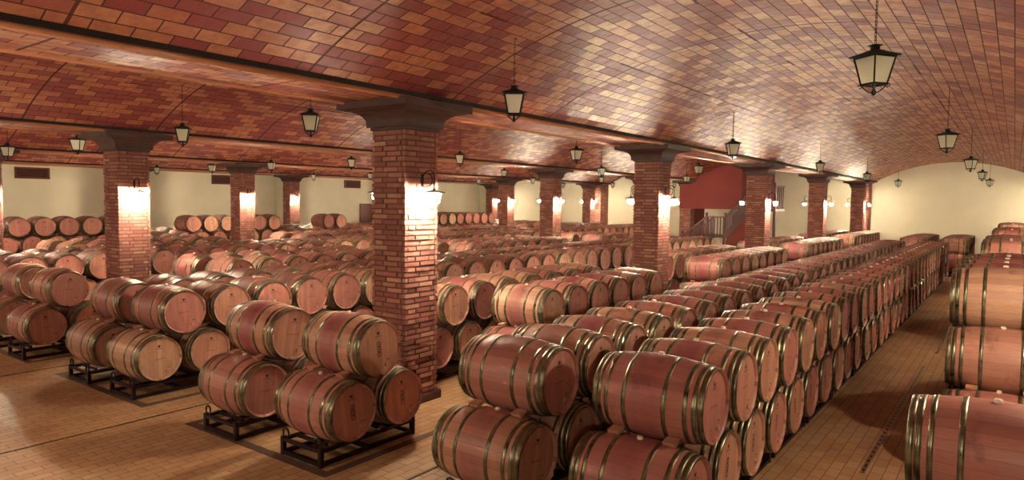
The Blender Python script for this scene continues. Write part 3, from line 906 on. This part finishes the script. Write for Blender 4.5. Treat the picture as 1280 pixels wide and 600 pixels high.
# ------------------------------------------------------------------ wooden wedges between tiers
def wedge_mesh():
    mb = MB(); w = .05; o = [(-w, -.05, 0), (w, -.05, 0), (w, .05, 0), (-w, .05, 0), (-w, -.05, .062), (w, -.05, .062), (w, .05, .008), (-w, .05, .008)]
    mb.add(o, [(3, 2, 1, 0), (4, 5, 6, 7), (0, 1, 5, 4), (1, 2, 6, 5), (2, 3, 7, 6), (3, 0, 4, 7)]); return mb.mesh('wedge', ['wedge_wood'])
wme = wedge_mesh(); nw = 0
for i, r in enumerate(BAR):
    cls = VIS[i] if i < len(VIS) else 'x'
    if r['tier'] > 0 and cls == 'f' and nw < 292:
        for sy in ((-1, 1) if r['y'] < 6.5 else (-1,)):
            for sx in (-1, 1):
                # rests in the nip between this barrel and the one below it
                yy = r['y'] + sy * .30; zz = r['z'] - .262; X = r['x'] + sx * .235
                o = obj('wooden_wedge', wme, None, (X, yy, zz)); o.rotation_euler = (sy * -.52 if sy < 0 else .52, 0, 0 if sy < 0 else PI)
                if sy < 0: o.rotation_euler = (.60, 0, 0)
                else: o.rotation_euler = (.60, 0, PI)
                tag(o, '%s %s wedge under %s' % ('near-side' if sy < 0 else 'far-side', 'right' if sx > 0 else 'left', r['label'].replace(' from near end', '').replace(' of the ', ' ').replace('right-hand stack behind the small pyramid', 'right-hand stack')), 'wedge', 'wooden wedges between the barrel tiers'); nw += 1

# ------------------------------------------------------------------ floor inlays and drains
def strip(mb, x0, y0, x1, y1): mb.box2(min(x0, x1), min(y0, y1), 0, max(x0, x1), max(y0, y1), .003)
k_ = 0
for (xa, xb) in ((-7.95, -5.32), (-11.75, -9.0), (-15.6, -12.85), (-19.5, -16.7)):
    mb = MB(); w = .11; y0, y1 = 4.2, 40
    strip(mb, xa, y0, xb, y0 + w); strip(mb, xa, y0 + w, xa + w, y1); strip(mb, xb - w, y0 + w, xb, y1)
    struct('trim_floor_border', mb.mesh('floor_border', ['band_tile']), 'dark tile border on the floor around a barrel block', 'floor border')
def drain(x, y0, y1, label, pale=False):
    t = thing('floor_drain', label, 'drain', (x, (y0 + y1) / 2, 0)); L = y1 - y0
    mb = MB()
    for sx in (-1, 1): mb.box((sx * .017, 0, .002), (.004, L, .004))
    for q in range(int(L / .5)): mb.box((0, -L / 2 + .125 + q * .5, .003), (.03, .012, .002))
    if pale:
        mb = MB(); mb.box((0, 0, .004), (.05, L, .008))
        for q in range(int(L / .16)): mb.box((0, -L / 2 + .08 + q * .16, .0085), (.02, .05, .002), 1)
        obj('grating', mb.mesh('grating', ['drain_steel', 'dark']), t); return
    obj('steel_edge', mb.mesh('steel_edge', ['drain_steel']), t)
    mb = MB(); mb.box((0, 0, .0015), (.03, L, .003)); obj('slot', mb.mesh('slot', ['dark']), t)
drain(-1.14, 7.6, 13.5, 'near steel floor drain slot in the right-hand aisle', True)
drain(-1.06, 14.8, 21, 'far steel floor drain slot in the right-hand aisle', True)
drain(-4.64, -4, 40, 'steel floor drain slot left of the central barrel block')
drain(-8.5, -4, 40, 'steel floor drain slot left of the nearest pillar')
drain(-12.2, -4, 40, 'steel floor drain slot at the far left aisle')

# ------------------------------------------------------------------ left wall details
for k_, (y0, lb) in enumerate(((10.2, 'leftmost'), (18.46, 'middle'), (26.74, 'rightmost'))):
    t = thing('wall_vent', '%s brown louvred vent high on the left wall' % lb, 'vent', (WESTX, y0 + .62, 3.42), 0, 'brown vents high on the left wall')
    fr_ = MB(); w, hh = 1.22, .46
    fr_.box((.03, 0, .03), (.06, w, .06)); fr_.box((.03, 0, hh - .03), (.06, w, .06)); fr_.box((.03, -w / 2 + .04, hh / 2), (.06, .08, hh)); fr_.box((.03, w / 2 - .04, hh / 2), (.06, .08, hh))
    obj('frame', fr_.mesh('vent_frame', ['vent_brown']), t)
    sl = MB()
    sl.box((.006, 0, hh / 2), (.012, w - .1, hh - .1), 1)
    for q in range(6): sl.box((.03, 0, .09 + q * .056), (.045, w - .14, .012), 0, mat=Matrix.Rotation(.6, 3, 'Y'))
    obj('louvres', sl.mesh('louvres', ['vent_brown', 'dark']), t)
dr = MB(); dr.box2(WESTX, 28.0, 0, WESTX + .05, 29.1, 2.43)
d_ = struct('door_1', dr.mesh('door', ['door_wood']), 'brown wooden door in the left wall behind the nearest pillar', 'door')
mb = MB()
mb.box2(WESTX, 27.93, 0, WESTX + .08, 28.0, 2.5); mb.box2(WESTX, 29.1, 0, WESTX + .08, 29.17, 2.5); mb.box2(WESTX, 27.93, 2.43, WESTX + .08, 29.17, 2.5)
obj('door_frame', mb.mesh('door_frame', ['door_wood']), d_)
mb = MB(); mb.tube([(WESTX + .05, 28.95, 1.05), (WESTX + .1, 28.95, 1.05), (WESTX + .1, 28.84, 1.05)], .01, 8); obj('door_handle', mb.mesh('door_handle', ['iron']), d_)

# ------------------------------------------------------------------ red bulkhead, stairs, gallery
mb = MB(); mb.box2(-14.9, 35.82, 2.45, -11.5, ENDY, 5.1)
struct('wall_bulkhead', mb.mesh('bulkhead', ['plaster_red']), 'red plastered bulkhead above the wooden stairs', 'bulkhead')
mb = MB(); mb.box2(-14.92, 36.6, 0, -14.29, 38.0, 2.46)
struct('trim_bulkhead_pier', mb.mesh('bulkhead_pier', ['plaster_red']), 'plain pier under the left end of the bulkhead', 'pier')
st = thing('wooden_staircase', 'dark wooden staircase with railings below the red bulkhead', 'staircase', (0, 0, 0))
SY0, SY1 = 34.6, 35.75
def flight(x0, z0, x1, z1, n):
    tr = MB(); rl = MB(); bl_ = MB()
    for q in range(n):
        x = x0 + (x1 - x0) * (q + .5) / n; z = z0 + (z1 - z0) * (q + 1) / n
        tr.box((x, (SY0 + SY1) / 2, z - .02), ((x1 - x0) / n + .04, SY1 - SY0, .04))
        tr.box((x - (x1 - x0) / n / 2, (SY0 + SY1) / 2, z - (z1 - z0) / n / 2), (.02, SY1 - SY0, (z1 - z0) / n))
    for yy in (SY0, SY1):
        sgm = MB(); sgm.bar((x0, yy, z0), (x1, yy, z1), .06, .3); obj('stringer', sgm.mesh('stringer', ['stair_wood']), st)
    obj('treads', tr.mesh('treads', ['stair_wood']), st)
    for yy in (SY0 + .03, SY1 - .03):
        rl = MB(); bl_ = MB()
        rl.bar((x0, yy, z0 + 1.0), (x1, yy, z1 + 1.0), .09, .09)
        for q in range(n * 2): f_ = (q + .5) / (n * 2); bl_.bar((x0 + (x1 - x0) * f_, yy, z0 + (z1 - z0) * f_), (x0 + (x1 - x0) * f_, yy, z0 + (z1 - z0) * f_ + 1.0), .05)
        r_ = obj('handrail', rl.mesh('handrail', ['stair_wood']), st); obj('balusters', bl_.mesh('balusters', ['stair_wood']), r_)
flight(-14.2, 0, -12.9, 1.05, 6)
flight(-11.9, 1.05, -10.66, 2.5, 8)
mb = MB(); mb.box2(-12.9, SY0, .99, -11.9, SY1, 1.05); mb.box2(-12.88, SY0, 0, -12.78, SY0 + .1, 1.0); mb.box2(-12.02, SY0, 0, -11.92, SY0 + .1, 1.0)
obj('landing', mb.mesh('landing', ['stair_wood']), st)
mb = MB(); mb.bar((-12.9, SY0 + .03, 2.05), (-11.9, SY0 + .03, 2.05), .07, .06)
for q in range(6): mb.bar((-12.8 + q * .16, SY0 + .03, 1.05), (-12.8 + q * .16, SY0 + .03, 2.05), .05)
mb.bar((-12.9, SY0 + .03, 1.15), (-11.9, SY0 + .03, 1.15), .05)
obj('landing_rail', mb.mesh('landing_rail', ['stair_wood']), st)
for x_, z_ in ((-14.2, 0), (-12.9, 1.0), (-11.9, 1.0), (-10.7, 2.4)):
    mb = MB(); mb.box2(x_ - .05, SY0 - .02, z_, x_ + .05, SY0 + .08, z_ + 1.2); mb.prism([(.065, z_ + 1.2), (.065, z_ + 1.23), (.02, z_ + 1.28)], cx=x_, cy=SY0 + .03)
    obj('newel_post', mb.mesh('newel_post', ['stair_wood']), st)
mb = MB(); mb.add([(-11.9, SY0 + .1, 0), (-10.66, SY0 + .1, 0), (-10.66, SY0 + .1, 2.3), (-11.9, SY0 + .1, .85), (-11.9, SY1 - .1, 0), (-10.66, SY1 - .1, 0), (-10.66, SY1 - .1, 2.3), (-11.9, SY1 - .1, .85)],
                  [(0, 1, 2, 3), (7, 6, 5, 4), (0, 4, 5, 1), (1, 5, 6, 2), (2, 6, 7, 3), (3, 7, 4, 0)])
struct('wall_stair', mb.mesh('stair_wall', ['plaster_red']), 'red wall under the upper stair flight', 'wall')
gl_ = thing('timber_gallery', 'small timber gallery with railing behind the third right-line pillar', 'gallery', (0, 0, 0))
mb = MB(); mb.box2(-10.48, SY0 - .6, 2.38, -9.3, SY1, 2.5); obj('deck', mb.mesh('deck', ['stair_wood']), gl_)
mb = MB()
for q in range(8): mb.box2(-10.46 + q * .16, SY0 - .58, 2.5, -10.42 + q * .16, SY0 - .54, 3.6)
mb.bar((-10.48, SY0 - .56, 3.62), (-9.3, SY0 - .56, 3.62), .07, .08); mb.bar((-9.33, SY0 - .56, 3.62), (-9.33, SY1, 3.62), .07, .08)
for q in range(7): mb.box2(-9.35, SY0 - .4 + q * .22, 2.5, -9.31, SY0 - .36 + q * .22, 3.6)
obj('railing', mb.mesh('railing', ['stair_wood']), gl_)
mb = MB(); mb.box2(-9.38, SY0 - .62, 2.3, -9.28, SY0 - .5, 3.78); obj('corner_post', mb.mesh('corner_post2', ['stair_wood']), gl_)
mb = MB(); mb.box2(-9.4, SY0 - .6, 0, -9.28, SY0 - .48, 2.38); obj('support_post', mb.mesh('support_post', ['stair_wood']), gl_)

# ------------------------------------------------------------------ camera
yaw, pitch, roll = .63343, .05583, .011266
c_, s_, cp, sp_ = math.cos(yaw), math.sin(yaw), math.cos(pitch), math.sin(pitch)
fw = Vector((-s_ * cp, c_ * cp, -sp_)); r0 = Vector((c_, s_, 0)); u0 = r0.cross(fw)
Rv = math.cos(roll) * r0 + math.sin(roll) * u0; Uv = -math.sin(roll) * r0 + math.cos(roll) * u0
cd = bpy.data.cameras.new('camera'); cam = bpy.data.objects.new('camera', cd); C.objects.link(cam)
Mx = Matrix((Rv, Uv, -fw)).transposed().to_4x4(); Mx.translation = Vector((0, 0, 2.7125)); cam.matrix_world = Mx
cd.sensor_width = 36; cd.lens = 854.3157 / 1280 * 36; cd.clip_start = .05; cd.clip_end = 200
bpy.context.scene.camera = cam

w = bpy.data.worlds.new('world'); bpy.context.scene.world = w; w.use_nodes = True
w.node_tree.nodes['Background'].inputs[0].default_value = (.02, .012, .015, 1)
sc = bpy.context.scene
sc.view_settings.view_transform = 'Standard'; sc.view_settings.look = 'None'; sc.view_settings.gamma = 1
sc.view_settings.use_curve_mapping = False
sc.cycles.diffuse_bounces = 1
sc.view_settings.exposure = 3.05
